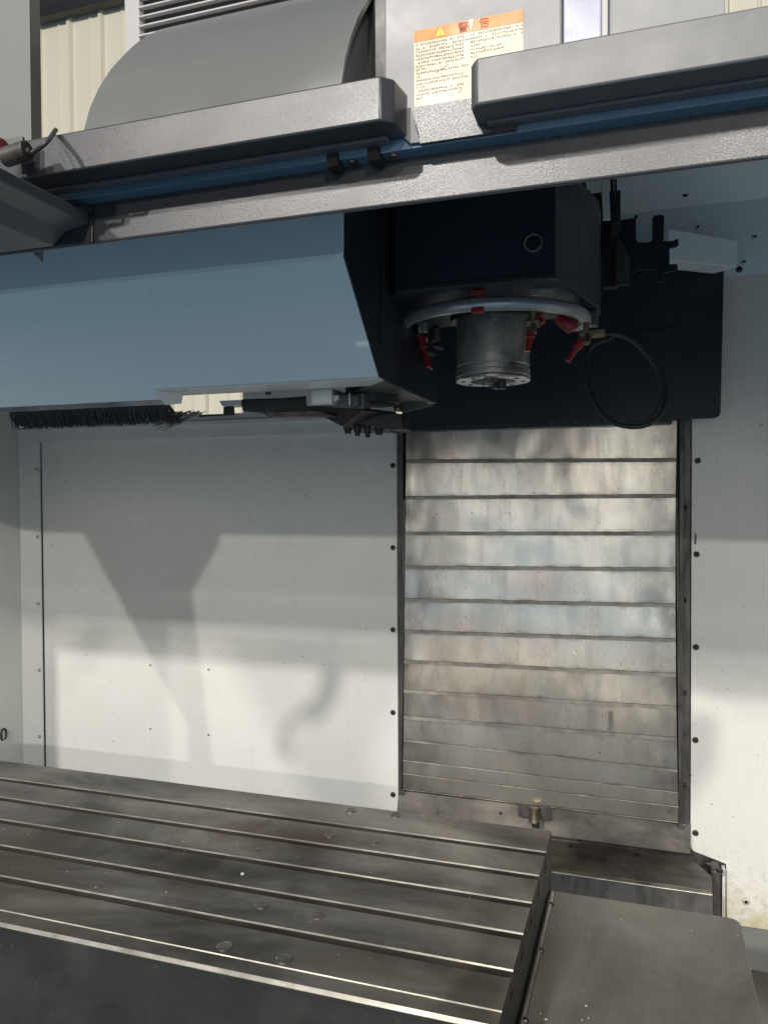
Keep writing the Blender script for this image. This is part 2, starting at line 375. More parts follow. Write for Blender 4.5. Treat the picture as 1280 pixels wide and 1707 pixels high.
# right wall panel with its notch
pr = thing('wall_panel', 'white sheet panel right of the slatted cover with a notched lower corner', 'panel')
n0, n1, n2 = at(1150, 1418, Y=WB), at(1210, 1441, Y=WB), at(1212, 1541, Y=WB)
bz = n2.z
prf = [(XM1, 2.58), (XM1, n0.z+.012), (XM1+.003, n0.z+.004), (XM1+.010, n0.z-.002), (n1.x, n1.z), (n1.x+.002, bz), (1.4, bz+.003), (1.4, 2.58)]
bm = NB(); pxz(bm, prf, WB, .004); obj('sheet', bm, 'panel', pr, bevel=.001)
for x, y in ((1163, 768), (1161, 924), (1160, 1079), (1159, 1234), (1159, 1389)): put('screw', SCR, at(x, y, Y=WB), pr)
put('screw', SCRW, at(1243, 1503, Y=WB), pr)
bm = NB(); pyz(bm, [(.9, .2), (2.3, .2), (2.3, 2.6), (.9, 1.99)], 1.4, 1.406); tag(obj('side_panel', bm, 'panel'), 'white inner side wall of the machine beyond the right edge of the picture', 'panel')
# dripping stain below the notch screw, a thin smear of coolant residue
def smear(pt, w, h, mat, parent, y=WB-.0012):
    bm = NB(); c = at(*pt, Y=y); n = 14
    pxz(bm, [(c.x+w*math.cos(t)*(1+.35*random.uniform(-1, 1)), c.z+h*math.sin(t)*(1+.35*random.uniform(-1, 1))) for t in [2*PI*k/n for k in range(n)]], y, .001)
    return obj('smudge', bm, mat, parent)
smear((1159, 899), .003, .020, 'rail', pr)

# ---------------------------------------------------------------- slatted cover with rails and sill
fr = thing('column_frame', 'dark stained steel frame rails and sill around the slatted cover', 'frame')
bm = NB(); box(bm, XM0+.003, at(676, 900, Y=2.3).x-.002, 2.286, 2.306, .62, 1.85); obj('rail', bm, 'rail', fr, bevel=.002)
rx0 = at(1131, 900, Y=2.29).x
bm = NB(); box(bm, rx0, rx0+.012, 2.262, 2.306, .69, 1.85); box(bm, rx0+.0121, XM1-.003, 2.290, 2.306, .66, 1.85); obj('rail', bm, 'rail', fr, bevel=.0015)
for y in (847, 1001, 1155, 1310): put('screw', SCR, at(1142-(y-847)*.006, y, Y=2.289), fr, s=.9)
zs0 = at(1100, 1412, Y=2.29).z
bm = NB(); pyz(bm, [(2.30, .70), (2.292, .70), (2.284, zs0+.05), (2.27, zs0), (2.272, zs0-.003), (2.31, zs0-.003), (2.31, .7)], XM0+.003, XM1-.001); obj('sill', bm, 'sill', fr, bevel=.001)
for x, y in ((1138, 1376), (1139, 1413), (930, 1388), (730, 1356), (834, 1356)): put('screw', SCRB if x > 1100 else SCR, at(x, y, Y=2.278), fr, s=.8 if x > 1100 else .5)
# the limit fitting on the sill
bm = NB(); a = at(864, 1338, Y=2.262); b = at(917, 1368, Y=2.262); box(bm, a.x, b.x, 2.262, 2.270, b.z, a.z); obj('plate', bm, 'rail', fr, bevel=.001)
bm = NB(); a = at(900, 1345, Y=2.255); b = at(912, 1362, Y=2.255); box(bm, a.x, b.x, 2.254, 2.2618, b.z, a.z); obj('spacer', bm, 'rail', fr, bevel=.001)
bm = NB(); c = at(890, 1347, Y=2.235); cyl(bm, c, (0, -.12, -1), .0135, .040, 20, .0145); obj('plug', bm, 'brass', fr, True, label='dull yellow plug hanging under the sill plate')
bm = NB(); cyl(bm, c+Vector((.004, .004, -.042)), (0, 0, -1), .011, .014, 16); obj('plug_socket', bm, 'black', fr, True)

tc = thing('slatted_cover', 'telescopic steel slat cover between the two white back panels', 'cover')
LS = [(677, 711), (677, 772), (676, 833), (675.5, 892.5), (675, 949), (674.5, 1003), (674, 1056), (673.5, 1106), (673, 1155), (673, 1199), (672.5, 1236), (671.5, 1268), (671, 1290), (670, 1316)]
RS = [(1128, 701), (1127, 770), (1126, 830), (1125.5, 893), (1125.5, 953), (1125.5, 1013), (1126, 1071), (1126.5, 1129), (1127, 1184), (1128, 1236), (1129, 1287), (1130, 1322), (1131, 1346), (1132, 1372)]
uvn = 'UVMap'
for i in range(len(LS)-1):
    y = 2.268-.0016*(13-i)+.0
    y = 2.244+.0018*i
    A, B, Cc, D = at(*LS[i], Y=y), at(*RS[i], Y=y), at(*RS[i+1], Y=y), at(*LS[i+1], Y=y)
    bm = NB(); uv = bm.loops.layers.uv.new(uvn)
    lip = .011 if i < 9 else (.007 if i == 9 else .0025)
    up_ = Vector((0, 0, .008)); D2, C2 = D+Vector((0, 0, lip)), Cc+Vector((0, 0, lip))
    vs = [bm.verts.new(p) for p in (A+up_, B+up_, C2, D2)]
    f = bm.faces.new(vs); 
    for l, t in zip(f.loops, ((0, 1), (1, 1), (1, 0), (0, 0))): l[uv].uv = t
    g = bmesh.ops.extrude_face_region(bm, geom=[f]); vv = [e for e in g['geom'] if isinstance(e, bmesh.types.BMVert)]
    bmesh.ops.translate(bm, verts=vv, vec=(0, .0014, 0))
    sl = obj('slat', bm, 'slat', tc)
    bm = NB(); uv = bm.loops.layers.uv.new(uvn); e = Vector((0, .0028, .0005))
    # folded wiper lip, leaning outwards
    o1 = Vector((0, -.0055, 0))
    prism(bm, [D2+Vector((0, .001, -.0002)), D2+Vector((0, -.0016, -.0012)), D+Vector((0, -.0020, 0)), D+Vector((0, .001, 0))], (Cc-D))
    for f in bm.faces:
        for l in f.loops: l[uv].uv = (.5, .5)
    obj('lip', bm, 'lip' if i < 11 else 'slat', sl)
    if i == 8:
        p, q = at(1014, 1184, Y=y-.001), at(1021, 1223, Y=y-.001)
        bm = NB(); box(bm, p.x, q.x, y-.0022, y-.0002, q.z, p.z-.002); obj('joint_strip', bm, 'lip', sl)
# bottom edge end caps of the cover on both sides
for s, L in ((0, LS), (1, RS)):
    bm = NB(); a = at(*L[2], Y=2.246); b = at(*L[-1], Y=2.262)
    w_ = .006
    x0 = a.x-(w_ if s == 0 else 0)
    prism(bm, [(x0, 2.243, a.z), (x0+w_, 2.243, a.z), (b.x+(w_ if s else 0), 2.256, b.z), (b.x-(w_ if not s else 0), 2.256, b.z)], (0, .03, 0)); obj('side_edge', bm, 'rail', tc)

# ---------------------------------------------------------------- saddle covers under the column, right of the table
yc = thing('base_cover', 'rusty brown steel base cover with a bright front strip below the slats', 'cover')
zt = at(1150, 1430, Y=2.285).z
f1 = at(1187, 1486, Z=zt); f0x = -.75
k1 = at(1187, 1462, Z=zt)
bm = NB(); prism(bm, [(f0x, 2.285, zt), (at(1150, 1430, Z=zt).x, 2.285, zt), (k1.x, k1.y, zt), (f1.x, f1.y, zt), (f0x, f1.y, zt)], (0, 0, -.006)); obj('top_plate', bm, 'sill', yc, bevel=.001)
z2 = at(1187, 1493, Y=f1.y-.012).z
bm = NB(); box(bm, f0x, f1.x, f1.y-.012, f1.y-.0005, z2-.002, zt-.004); obj('front_strip', bm, 'tableedge', yc, bevel=.002)
bm = NB(); pyz(bm, [(f1.y+.002, z2-.003), (f1.y+.006, z2-.003), (f1.y+.006, .25), (f1.y-.03, .25)], f0x, f1.x+.001); obj('front_panel', bm, 'rail', yc)
for x in (952, 1062, 1180): 
    p = at(x, 1418+(x-952)*.14, Y=2.26); cyl_b = NB(); cyl(cyl_b, Vector((p.x, 2.25, zt)), (0, 0, 1), .006, .005, 12); obj('screw', cyl_b, 'screw', yc)
bs = thing('base_casting', 'dark purple grey painted base casting in the notch of the right panel', 'casting')
a = at(1152, 1432, Y=2.31); 
bm = NB(); box(bm, f1.x+.006, at(1203, 1500, Y=2.2).x, 2.235, 2.297, .2, zt-.004); obj('upright', bm, 'rail', bs, bevel=.006)
bm = NB(); box(bm, at(1150, 1500, Y=2.315).x-.3, .23, 2.310, 2.33, .2, .8); obj('backing', bm, 'rail', bs)
bm = NB(); box(bm, n1.x-.012, n1.x-.004, 2.27, 2.3, .2, n1.z-.004); obj('edge_flange', bm, 'panel', bs)
put('screw', SCR, at(1200, 1452, Y=2.234), bs)
# chip trough lower right
bm = NB(); box(bm, .20, 1.4, .8, 2.6, .28, .30); tag(obj('chip_tray', bm, 'waycover'), 'dark grey chip tray floor at the lower right corner below the white panel', 'tray')

# ---------------------------------------------------------------- table
TZ = .9; TX = -.1815
tb = thing('milling_table', 'long oily grey cast iron table with five T slots in the foreground', 'table')
slots = [1.546, 1.4455, 1.3445, 1.2435, 1.1415]
c_ = .0021
prof = [(1.648, TZ-c_), (1.648-c_, TZ)]
for sy in slots:
    f = sy; n_ = sy-.018
    prof += [(f+c_, TZ), (f, TZ-c_), (f, TZ-.020), (f+.007, TZ-.020), (f+.007, TZ-.034), (n_-.007, TZ-.034), (n_-.007, TZ-.020), (n_, TZ-.020), (n_, TZ-.0008), (n_-.0008, TZ)]
prof += [(1.0462, TZ), (1.0454, TZ-.0018), (1.0446, TZ-.0016), (1.0165, TZ-.0016), (1.0118, TZ-.0065), (1.0118, TZ-.012)]
prof += [(1.014, TZ-.014), (1.014, TZ-.30), (1.648, TZ-.11)]
bm = NB(); pyz(bm, prof, -3.2, TX)
bmesh.ops.recalc_face_normals(bm, faces=bm.faces[:])
for f in bm.faces:
    nrm = f.normal; ys = [v.co.y for v in f.verts]; zs = [v.co.z for v in f.verts]
    dz = max(zs)-min(zs); dy = max(ys)-min(ys)
    if abs(nrm.x) > .9: f.material_index = 2
    elif dz < .01 and dy < .006 and .0015 < dz and min(zs) > TZ-.01: f.material_index = 1
    elif max(ys) < 1.0145: f.material_index = 2
    elif min(ys) < 1.0145 and min(zs) > TZ-.013: f.material_index = 1
    elif dy < .001 and dz > .01: f.material_index = 3
    if max(zs) < TZ-.015: f.material_index = 3
obj('tabletop', bm, ['table', 'tableedge', 'tablefront', 'slotwall'], tb)
for x, y in ((374, 1579), (473, 1600), (437, 1510), (530, 1527), (497, 1527), (625, 1404), (550, 1393), (660, 1360), (585, 1352), (45, 1320), (92, 1292), (428, 1417)):
    p = at(x, y, Z=TZ); bm = NB(); fa = (x, y) in ((497, 1527), (45, 1320), (92, 1292), (428, 1417))
    r = .0125 if not fa else .010
    lathe(bm, (p.x, p.y, TZ), [(r, .0001), (r, .0014 if not fa else .0006), (r-.0012, .0018 if not fa else .0007), (r-.0024, .0007), (r-.003, .0009), (.001, .0009)], 24)
    obj('plug', bm, 'plug' if not fa else 'table', tb, True)
p = at(404, 1458, Z=TZ); bm = NB(); cyl(bm, (p.x, p.y, TZ), (.3, 0, 1), .0032, .002, 10); obj('spatter', bm, 'white', tb)
# swarf and residue on table and cover
def specks(name, poly, z, n, mat, parent, smin=.0006, smax=.0022):
    bm = NB()
    for k in range(n):
        x = random.uniform(*poly[0]); y = random.uniform(*poly[1]); s = random.uniform(smin, smax)*random.uniform(.4, 1)
        v = cyl(bm, (x, y, z), (0, 0, 1), s, .0008, 5); 
        bmesh.ops.scale(bm, verts=v, vec=(random.uniform(.6, 2), 1, 1), space=Matrix.Translation((-x, -y, 0)))
    o = obj(name, bm, mat, parent); o['kind'] = 'stuff'; return o
specks('chips', ((-1.3, TX), (1.02, 1.64)), TZ, 130, 'bright', tb, .0004, .0011)
# end flange of the table: dark drip guard
eg = thing('x_cover', 'flat scuffed grey steel way cover attached to the right end of the table', 'cover')
CZ = .80
cx0, cx1, cyb = -.170, .1725, 1.597
r_ = .02
bm = NB(); pts = [(cx0, .7), (cx1, .7), (cx1, cyb-r_)]+[(cx1-r_+r_*math.cos(t), cyb-r_+r_*math.sin(t)) for t in (PI/8, PI/4, 3*PI/8)]+[(cx1-r_, cyb), (cx0, cyb)]
prism(bm, [(x, y, CZ) for x, y in pts], (0, 0, -.05)); obj('plate', bm, 'waycover', eg, bevel=.0025)
bm = NB(); box(bm, cx0-.006, cx0-.0005, .72, cyb-.01, CZ-.02, CZ+.004)
for v in bm.verts: v.co.x += .0016*math.sin(v.co.y*40)
obj('flange', bm, 'tableedge', eg, bevel=.001)
bm = NB(); pts = [(cx0-.0065, .72+.02*k) for k in range(44)]
box(bm, TX+.001, cx0-.0062, .72, cyb+.02, CZ-.03, CZ-.004); obj('gap_guard', bm, 'black', eg)
for x, y in ((919, 1506), (902, 1583), (876, 1699)):
    p = at(x, y, Z=CZ+.004); bm = NB(); lathe(bm, (p.x, p.y, CZ), [(.0052, -.001), (.0052, .002), (.0042, .0045), (.002, .0058)], 16); obj('screw', bm, 'screw', eg, True)
specks('spatter', ((cx0+.01, cx1-.01), (.95, cyb-.02)), CZ, 24, 'white', eg, .0005, .0016)

# ---------------------------------------------------------------- spindle head
hd = thing('spindle_head', 'dark blue black spindle head with steel spindle nose and coolant ring', 'spindle head')
HY, HZ = 1.30, at(790, 476, Y=1.30).z
hx0, hx1 = at(657, 480, Y=HY).x, at(925, 462, Y=HY).x
c1 = at(998, 512, Z=HZ)
plan = [(hx0, HY), (hx1, HY), (c1.x, c1.y), (c1.x, 1.60), (hx0-.03, 1.60), (hx0-.03, HY+.05)]
bm = NB(); prism(bm, [(x, y, HZ) for x, y in plan], (0, 0, 2.15-HZ)); obj('housing', bm, 'navy', hd, bevel=.003)
bm = NB(); box(bm, hx0+.01, c1.x-.02, 1.602, 2.19, HZ+.16, 2.2); obj('neck', bm, 'navy', hd, bevel=.003)
bm = NB(); a_, b_ = at(985, 490, Z=HZ), at(1003, 540, Z=HZ-.002)
box(bm, c1.x-.055, c1.x-.004, c1.y+.01, 1.59, HZ-.03, HZ-.001); obj('cable_duct', bm, 'body', hd, bevel=.002)
# folded seam above the lower edge of the housing
bm = NB(); box(bm, hx0+.004, hx1-.004, HY-.0035, HY-.0005, HZ+.001, HZ+.009); obj('seam', bm, 'navy', hd, bevel=.001)
for x, y in ((985, 425), (985, 448)): 
    p = at(x, y, Y=c1.y-.012); put('screw', SCRB, p, hd, (0, 0, math.atan2(c1.y-HY, c1.x-hx1)))
# round badge
bc = at(889, 405, Y=HY-.001)
bd = NB(); seg = 40
def ringy(bm, c, r0, r1, y0, y1, seg=40):
    R = [[bm.verts.new((c.x+r*math.cos(2*PI*i/seg), yy, c.z+r*math.sin(2*PI*i/seg))) for i in range(seg)] for r, yy in ((r1, y1), (r1, y0), (r0, y0), (r0, y1))]
    for k in range(4):
        a, b = R[k], R[(k+1) % 4]
        for i in range(seg): bm.faces.new((a[i], a[(i+1) % seg], b[(i+1) % seg], b[i]))
ringy(bd, bc, .0125, .0148, HY-.004, HY+.002); bo = obj('badge', bd, 'bright', hd, True, label='round silver rimmed black plug with a hexagon recess')
bd = NB(); cyl(bd, (bc.x, HY+.001, bc.z), (0, -1, 0), .0122, .003, 32); obj('disc', bd, 'black', bo)
bd = NB(); cyl(bd, (bc.x, HY-.002, bc.z-.001), (0, -1, 0), .0088, .003, 6); obj('hexagon', bd, 'black', bo, bevel=.0006)
bd = NB(); p = at(806, 412, Y=HY); box(bd, p.x, p.x+.027, HY-.0006, HY+.001, p.z, p.z+.0014); obj('scratch', bd, 'rail', hd)
# spindle
SY = 1.5; SX = at(821.5, 600, Y=SY).x
r0 = (at(884, 600, Y=SY).x-at(760, 600, Y=SY).x)/2*.99
zb = at(821, 622, Y=SY-r0).z
bm = NB(); lathe(bm, (SX, SY, zb), [(r0*.30, .02), (r0*.30, .0), (r0*.96, 0), (r0, .003), (r0, .0095), (r0*.965, .0105), (r0*.965, .0125), (r0*.985, .0135), (r0*.985, .0185), (r0*.95, .0195), (r0*.95, .022), (r0*.975, .024), (r0*.975, .16)], 72)
obj('spindle_housing', bm, 'spindle', hd, True)
bm = NB(); lathe(bm, (SX, SY, HZ-.018), [(r0*1.12, 0), (r0*1.14, .003), (r0*1.14, .02)], 64); obj('spindle_collar', bm, 'black', hd, True)
zf = zb-.0005
bm = NB(); lathe(bm, (SX, SY, zf-.0045), [(r0*.60, 0), (r0*.985, 0), (r0*1.0, .0012), (r0*1.0, .0042)], 72)
# open centre
for f in [f for f in bm.faces if len(f.verts) > 4]: bm.faces.remove(f)
no = obj('nose_ring', bm, 'bright', hd, True)
bm = NB(); lathe(bm, (SX, SY, zf-.0035), [(.001, .0), (r0*.30, .0), (r0*.34, -.003), (r0*.52, -.003), (r0*.56, .0), (r0*.60, .001)], 48); obj('taper_mouth', bm, 'black', hd, True)
for k in range(8):
    a = 2*PI*(k+.35)/8; bm = NB(); cyl(bm, (SX+r0*.80*math.cos(a), SY+r0*.80*math.sin(a), zf-.0052), (0, 0, 1), .0045, .002, 14); obj('bolt', bm, 'hole', no)
for sgn in (-1, 1):
    bm = NB(); box(bm, SX-.008, SX+.008, SY+sgn*r0*.52-.011, SY+sgn*r0*.52+.011, zf-.013, zf-.003); obj('drive_key', bm, 'rail', hd, bevel=.001)
bm = NB(); p = at(836, 650, Y=SY-r0*.75); cyl(bm, (p.x, p.y, p.z+.002), (0, 0, 1), .0085, .016, 18); obj('nozzle_plug', bm, 'black', hd, True)
# coolant ring
RR = .168; RZ = at(820, 505, Y=SY-RR).z
arc = [(SX+RR*1.02*math.cos(t), SY+RR*math.sin(t), RZ) for t in [PI*(1.0+k/40) for k in range(-5, 46)]]
bm = NB(); tube(bm, arc, .0122, 14); ring = obj('coolant_ring', bm, 'ringpipe', hd, True)
for y0, dz in ((488, .018), (517, -.013)):
    p = at(796, y0, Y=SY-RR-.008); bm = NB(); box(bm, p.x-.0105, p.x+.0105, p.y-.004, p.y+.012, p.z-.0035, p.z+.0045); obj('clip', bm, 'red', ring, bevel=.001)
# underside fittings
bm = NB(); p = at(900, 482, Z=HZ-.002); box(bm, p.x-.02, p.x+.02, p.y, p.y+.02, HZ-.004, HZ-.0005, rz=.2); obj('strip', bm, 'greydark', hd)
def valve(px, py, dist, body_dir, nozzle_px, extra=None):
    p = at(px, py, Y=dist); v = NB(); d = Vector(body_dir).normalized()
    cyl(v, p-d*.012, d, .0085, .024, 6); cyl(v, p, (0, -.35, -1), .0078, .020, 8); cyl(v, p+Vector((0, 0, -.004)), (0, 0, 1), .0055, .024, 12)
    vo = obj('valve', v, 'brass', ring, bevel=.0008)
    t = at(*nozzle_px, Y=dist-.01); s = p+(t-p)*.22
    q = NB(); tube(q, [s, s+(t-s)*.36, s+(t-s)*.40, t-(t-s)*.1, t], [.0078, .0080, .0055, .0045, .0052], 12)
    no_ = obj('nozzle', q, 'red', ring, True, label='red coolant nozzle')
    return p
valve(697, 547, 1.49, (1, 0, 0), (714, 612))
valve(888, 539, 1.37, (1, .2, .1), (879, 586))
p3 = valve(977, 556, 1.44, (1, .3, .2), (946, 602))
valve(893, 525, 1.40, (1, .35, .15), (905, 538))
bm = NB(); p = at(705, 546, Y=1.475); box(bm, p.x-.009, p.x+.009, p.y-.009, p.y+.009, p.z-.010, p.z+.011); obj('nut', bm, 'bright', ring, bevel=.002)
bm = NB()
for k, (x, y) in enumerate(((716, 566), (722, 576), (708, 580), (724, 590), (716, 556), (726, 560))):
    p = at(x, y, Y=1.52); cyl(bm, p, (random.uniform(-1, 1), random.uniform(-1, 1), random.uniform(-.4, .4)), .0065, .022, 8)
obj('elbow_fitting', bm, 'rail', ring, bevel=.0006)
bm = NB(); tube(bm, [at(712, 560, Y=1.53), at(703, 575, Y=1.53), at(712, 596, Y=1.53), at(719, 615, Y=1.53)], [.007, .006, .005, .004], 8); obj('nozzle', bm, 'red', ring, True)
bm = NB(); tube(bm, [at(930, 528, Y=1.45), at(940, 537, Y=1.45), at(950, 545, Y=1.45), at(962, 541, Y=1.45)], [.010, .012, .012, .006], 10); obj('nozzle_seat', bm, 'red', ring, True)
bm = NB(); cyl(bm, at(984, 555, Y=1.44), (1, .25, .05), .0095, .024, 6); obj('union_nut', bm, 'brass', ring, bevel=.001)
bm = NB(); p = at(995, 555, Y=1.44); cyl(bm, p, (1, .25, .05), .006, .008, 6); obj('union_tip', bm, 'white', ring)
# looping hose
HYo = 1.46
loop = [(1000, 556), (1030, 556), (1062, 572), (1090, 604), (1108, 645), (1106, 680), (1085, 705), (1050, 711), (1015, 700), (990, 668), (977, 625), (980, 590), (992, 572), (1020, 562), (1052, 566), (1080, 588), (1102, 618), (1113, 655)]
pts = [at(x, y, Y=HYo+.02*math.sin(i*.7)+.0015*i) for i, (x, y) in enumerate(loop[:14])]
bm = NB(); tube(bm, spline(pts, 8), .0045, 10); obj('hose', bm, 'rubber', hd, True, label='thin black hose coiled in one big loop')
pts = [at(x, y, Y=HYo+.05) for x, y in ((994, 562), (1040, 562), (1075, 590), (1098, 628), (1103, 668), (1080, 706))]
bm = NB(); tube(bm, spline(pts, 8), .0030, 8); obj('hose', bm, 'rubber', hd, True)

# rear shield plate travelling with the head
PY = 2.2
sh = thing('head_shield', 'wide black sheet shield hanging behind the spindle above the slats', 'shield')
q0, q1, q2 = at(670, 714, Y=PY), at(1190, 694, Y=PY), at(1207, 436, Y=PY)
qq = at(1201, 685, Y=PY)
bm = NB(); pxz(bm, [(q0.x, q0.z), (q1.x, q0.z), (qq.x-.004, q0.z+.004), (qq.x, q0.z+.014), (q2.x, q2.z), (at(1034, 430, Y=PY).x, q2.z+.012), (at(1034, 430, Y=PY).x, 2.5), (q0.x, 2.5)], PY, .006); obj('sheet', bm, 'navy', sh, bevel=.002)
bm = NB(); box(bm, q0.x, at(1120, 700, Y=PY).x, PY-.003, PY+.03, q0.z-.010, q0.z-.002); obj('lower_lip', bm, 'black', sh, bevel=.001)
put('screw', SCR, at(1192, 668, Y=PY-.001), sh, s=.6)
bm = NB(); p = at(955, 564, Y=PY); prism(bm, [(p.x, PY-.0005, p.z), (p.x+.26, PY-.0005, p.z+.012), (p.x+.26, PY-.0005, p.z+.0095), (p.x, PY-.0005, p.z-.003)], (0, -.0025, 0)); obj('crease', bm, 'black', sh)

# ---------------------------------------------------------------- tool magazine cover
MX = -.427; MY = 1.10
zf_ = at(572, 428, Y=MY).z; e2 = at(627, 628, X=MX); zbm = at(650, 637, X=MX).z
yb = e2.y+.012
mc = thing('magazine_cover', 'large blue tinted white sheet metal tool magazine cover left of the spindle', 'cover')
bend = [(MY, 2.08), (MY, zf_+.006), (MY+.002, zf_), (yb, zbm)]
def sheet(bm, pts, x0, x1, th=.003):
    inner = [(y+th, z) for y, z in reversed(pts)]
    pyz(bm, pts+inner, x0, x1)
xe = at(258, 652, Y=yb).x
bm = NB(); sheet(bm, bend, xe, MX)
zlow = zbm-.020; yl = yb+(zbm-zlow)*(yb-MY-.002)/(zf_-zbm)
sheet(bm, [(MY, 2.08), (MY, zf_+.006), (MY+.002, zf_), (yl, zlow)], -2.02, xe-.0002)
obj('front_sheet', bm, 'cover', mc)
# right side of the cover, its shade put into the dark colour
ys = at(725, 665, X=MX).y
bm = NB(); pyz(bm, [(MY+.0005, zf_), (yb, zbm), (ys, zbm), (ys+.06, zbm+.05), (ys+.06, 2.3), (MY+.0005, 2.08)], MX+.0003, MX+.003); obj('side_sheet', bm, 'navy', mc)
bm = NB(); box(bm, MX+.0035, MX+.006, MY+.16, MY+.19, zf_-.10, 2.1); box(bm, MX+.0035, MX+.006, MY+.28, MY+.31, zf_-.05, 2.15); obj('side_rib', bm, 'navy', mc)
# bright lip under the front edge and the flat underside
bm = NB(); box(bm, xe, MX+.003, yb-.002, yb+.075, zbm-.0032, zbm-.0003); obj('lower_lip', bm, 'panel', mc, bevel=.0008)
bm = NB(); prism(bm, [(MX+.003, yb+.02, zbm-.004), (MX+.003, ys, zbm-.004), (MX-.30, ys, zbm-.004), (MX-.30, yb+.20, zbm-.004), (MX-.1, yb+.15, zbm-.004)], (0, 0, .003)); obj('underside', bm, 'body', mc)
bm = NB(); p = at(658, 685, Y=1.6); q = at(722, 680, Y=1.62)
p2 = at(662, 652, Y=1.5)
prism(bm, [p, at(655, 676, Y=1.6), at(662, 651, Y=1.6), at(720, 676, Y=1.6), at(674, 687, Y=1.6)], (0, .006, 0)); obj('corner_gusset', bm, 'olive', mc)
# small gusset at top right of the front
bm = NB(); prism(bm, [at(537, 350, Y=MY-.004), at(572, 348, Y=MY-.004), at(572, 422, Y=MY-.004), at(565, 423, Y=MY-.004), at(553, 426, Y=MY-.004)], (0, .0038, 0)); obj('gusset', bm, 'cover', mc, bevel=.001)
# end flange left of the lip
bm = NB(); prism(bm, [at(255, 651, Y=yb), at(304, 655, Y=yb+.03), at(301, 672, Y=yb+.03), at(275, 675, Y=yb+.02)], (0, .003, 0)); obj('end_flange', bm, 'panel', mc)
for x, y in ((275, 657), (447, 651)):
    p = at(x, y+2, Y=yb+.02); bm = NB(); cyl(bm, p, (0, 0, -1), .005, .006, 12); obj('screw', bm, 'rail', mc)
# brush along the left lower edge
bm = NB(); box(bm, -1.9, xe+.008, yl-.004, yl+.010, zlow-.007, zlow+.003); obj('brush_rail', bm, 'pipe', mc, bevel=.001)
bm = NB()
x = at(12, 690, Y=yl).x; xr = xe+.012
while x < xr:
    for k in range(3):
        t = (x-at(12, 690, Y=yl).x)/(xr-at(12, 690, Y=yl).x)
        L = random.uniform(.030, .038)*(1-.0*t); bx = x+random.uniform(-.002, .002); by = yl+.003+k*.004
        lean = .02*math.exp(-((x-xr)/.10)**2)*random.uniform(.5, 1.7) if t > .7 else random.uniform(-.004, .010)
        s0 = .0013
        tip = Vector((bx+lean+random.uniform(-.003, .003)+.012*(1-t), by+random.uniform(0, .01), zlow-.005-L))
        a = [bm.verts.new((bx-s0, by, zlow-.005)), bm.verts.new((bx+s0, by, zlow-.005)), bm.verts.new((bx, by+s0*1.5, zlow-.005))]
        b = [bm.verts.new(tip+Vector((-.0005, 0, 0))), bm.verts.new(tip+Vector((.0005, 0, 0))), bm.verts.new(tip+Vector((0, .0007, 0)))]
        for i in range(3): bm.faces.new((a[i], a[(i+1) % 3], b[(i+1) % 3], b[i]))
    x += .0010
br = obj('bristles', bm, 'rubber', mc); br['kind'] = 'stuff'
bm = NB()
for k in range(46):
    s = at(262+random.uniform(-6, 14), 690+random.uniform(-8, 4), Y=yl+.01); t = at(random.uniform(285, 345), random.uniform(684, 690), Y=yl+.02); mid = (s+t)/2+Vector((0, 0, -random.uniform(.0, .018)))
    s = at(250+random.uniform(0, 34), 712+random.uniform(-14, 6), Y=yl+.01)
    tube(bm, spline([s, (s+t)/2+Vector((0, 0, random.uniform(-.004, .004))), t], 3), .0008, 4)
br = obj('bristles', bm, 'rail', mc, label='frayed pale bristle ends swept to the right'); br['kind'] = 'stuff'

# ---------------------------------------------------------------- tool change arm
ta = thing('tool_change_arm', 'black tool change arm with pale steel gripper under the magazine cover', 'tool changer')
AY = 1.42
def pr_px(name, pts, y, th, mat, bevel=.001, parent=None, smooth=False):
    bm = NB(); prism(bm, [at(a, b, Y=y) for a, b in pts], (0, th, 0)); return obj(name, bm, mat, parent or ta, smooth, bevel)
pr_px('arm', [(402, 665), (500, 662), (520, 660), (522, 690), (500, 694), (443, 694), (440, 688), (406, 686), (403, 683)], AY, .05, 'black', .003)
pr_px('arm_plate', [(443, 687), (530, 684), (560, 694), (448, 695)], AY-.03, .03, 'rail')
pr_px('latch', [(365, 668), (402, 666), (402, 676), (370, 677)], AY, .03, 'pale')
pr_px('latch_pin', [(372, 678), (386, 677), (387, 692), (330, 695), (331, 692), (372, 690)], AY, .012, 'black')
# gripper: pale block with a slanted left face
p0, p1 = at(519, 648, Y=1.36), at(553, 673, Y=1.36)
bm = NB(); prism(bm, [(p0.x, 1.36, p1.z), (p1.x, 1.36, p1.z), (p1.x, 1.42, p1.z), (p0.x-.022, 1.42, p1.z), (p0.x-.022, 1.385, p1.z)], (0, 0, p0.z-p1.z)); obj('gripper', bm, 'pale', ta, bevel=.0015)
pr_px('finger', [(554, 659), (564, 658), (564, 664), (558, 669), (554, 670)], 1.37, .02, 'pale')
pr_px('body', [(519, 674), (560, 658), (606, 655), (606, 682), (560, 682), (530, 680)], 1.385, .04, 'body', .002)
bm = NB(); prism(bm, [at(578, 658, Y=1.372), at(597, 657, Y=1.372), at(597, 677, Y=1.372), at(582, 678, Y=1.372)], (0, .012, 0)); obj('pin_block', bm, 'rail', ta, bevel=.003)
bm = NB(); c = at(583, 675, Y=1.37); cyl(bm, c, (0, 0, 1), .0024, .021, 10); obj('pin', bm, 'bright', ta, True)
bm = NB(); c = at(620, 665, Y=1.46); lathe(bm, (c.x, c.y, c.z-.012), [(.050, 0), (.053, .003), (.053, .05), (.046, .055), (.046, .075)], 40); obj('hub', bm, 'black', ta, True)
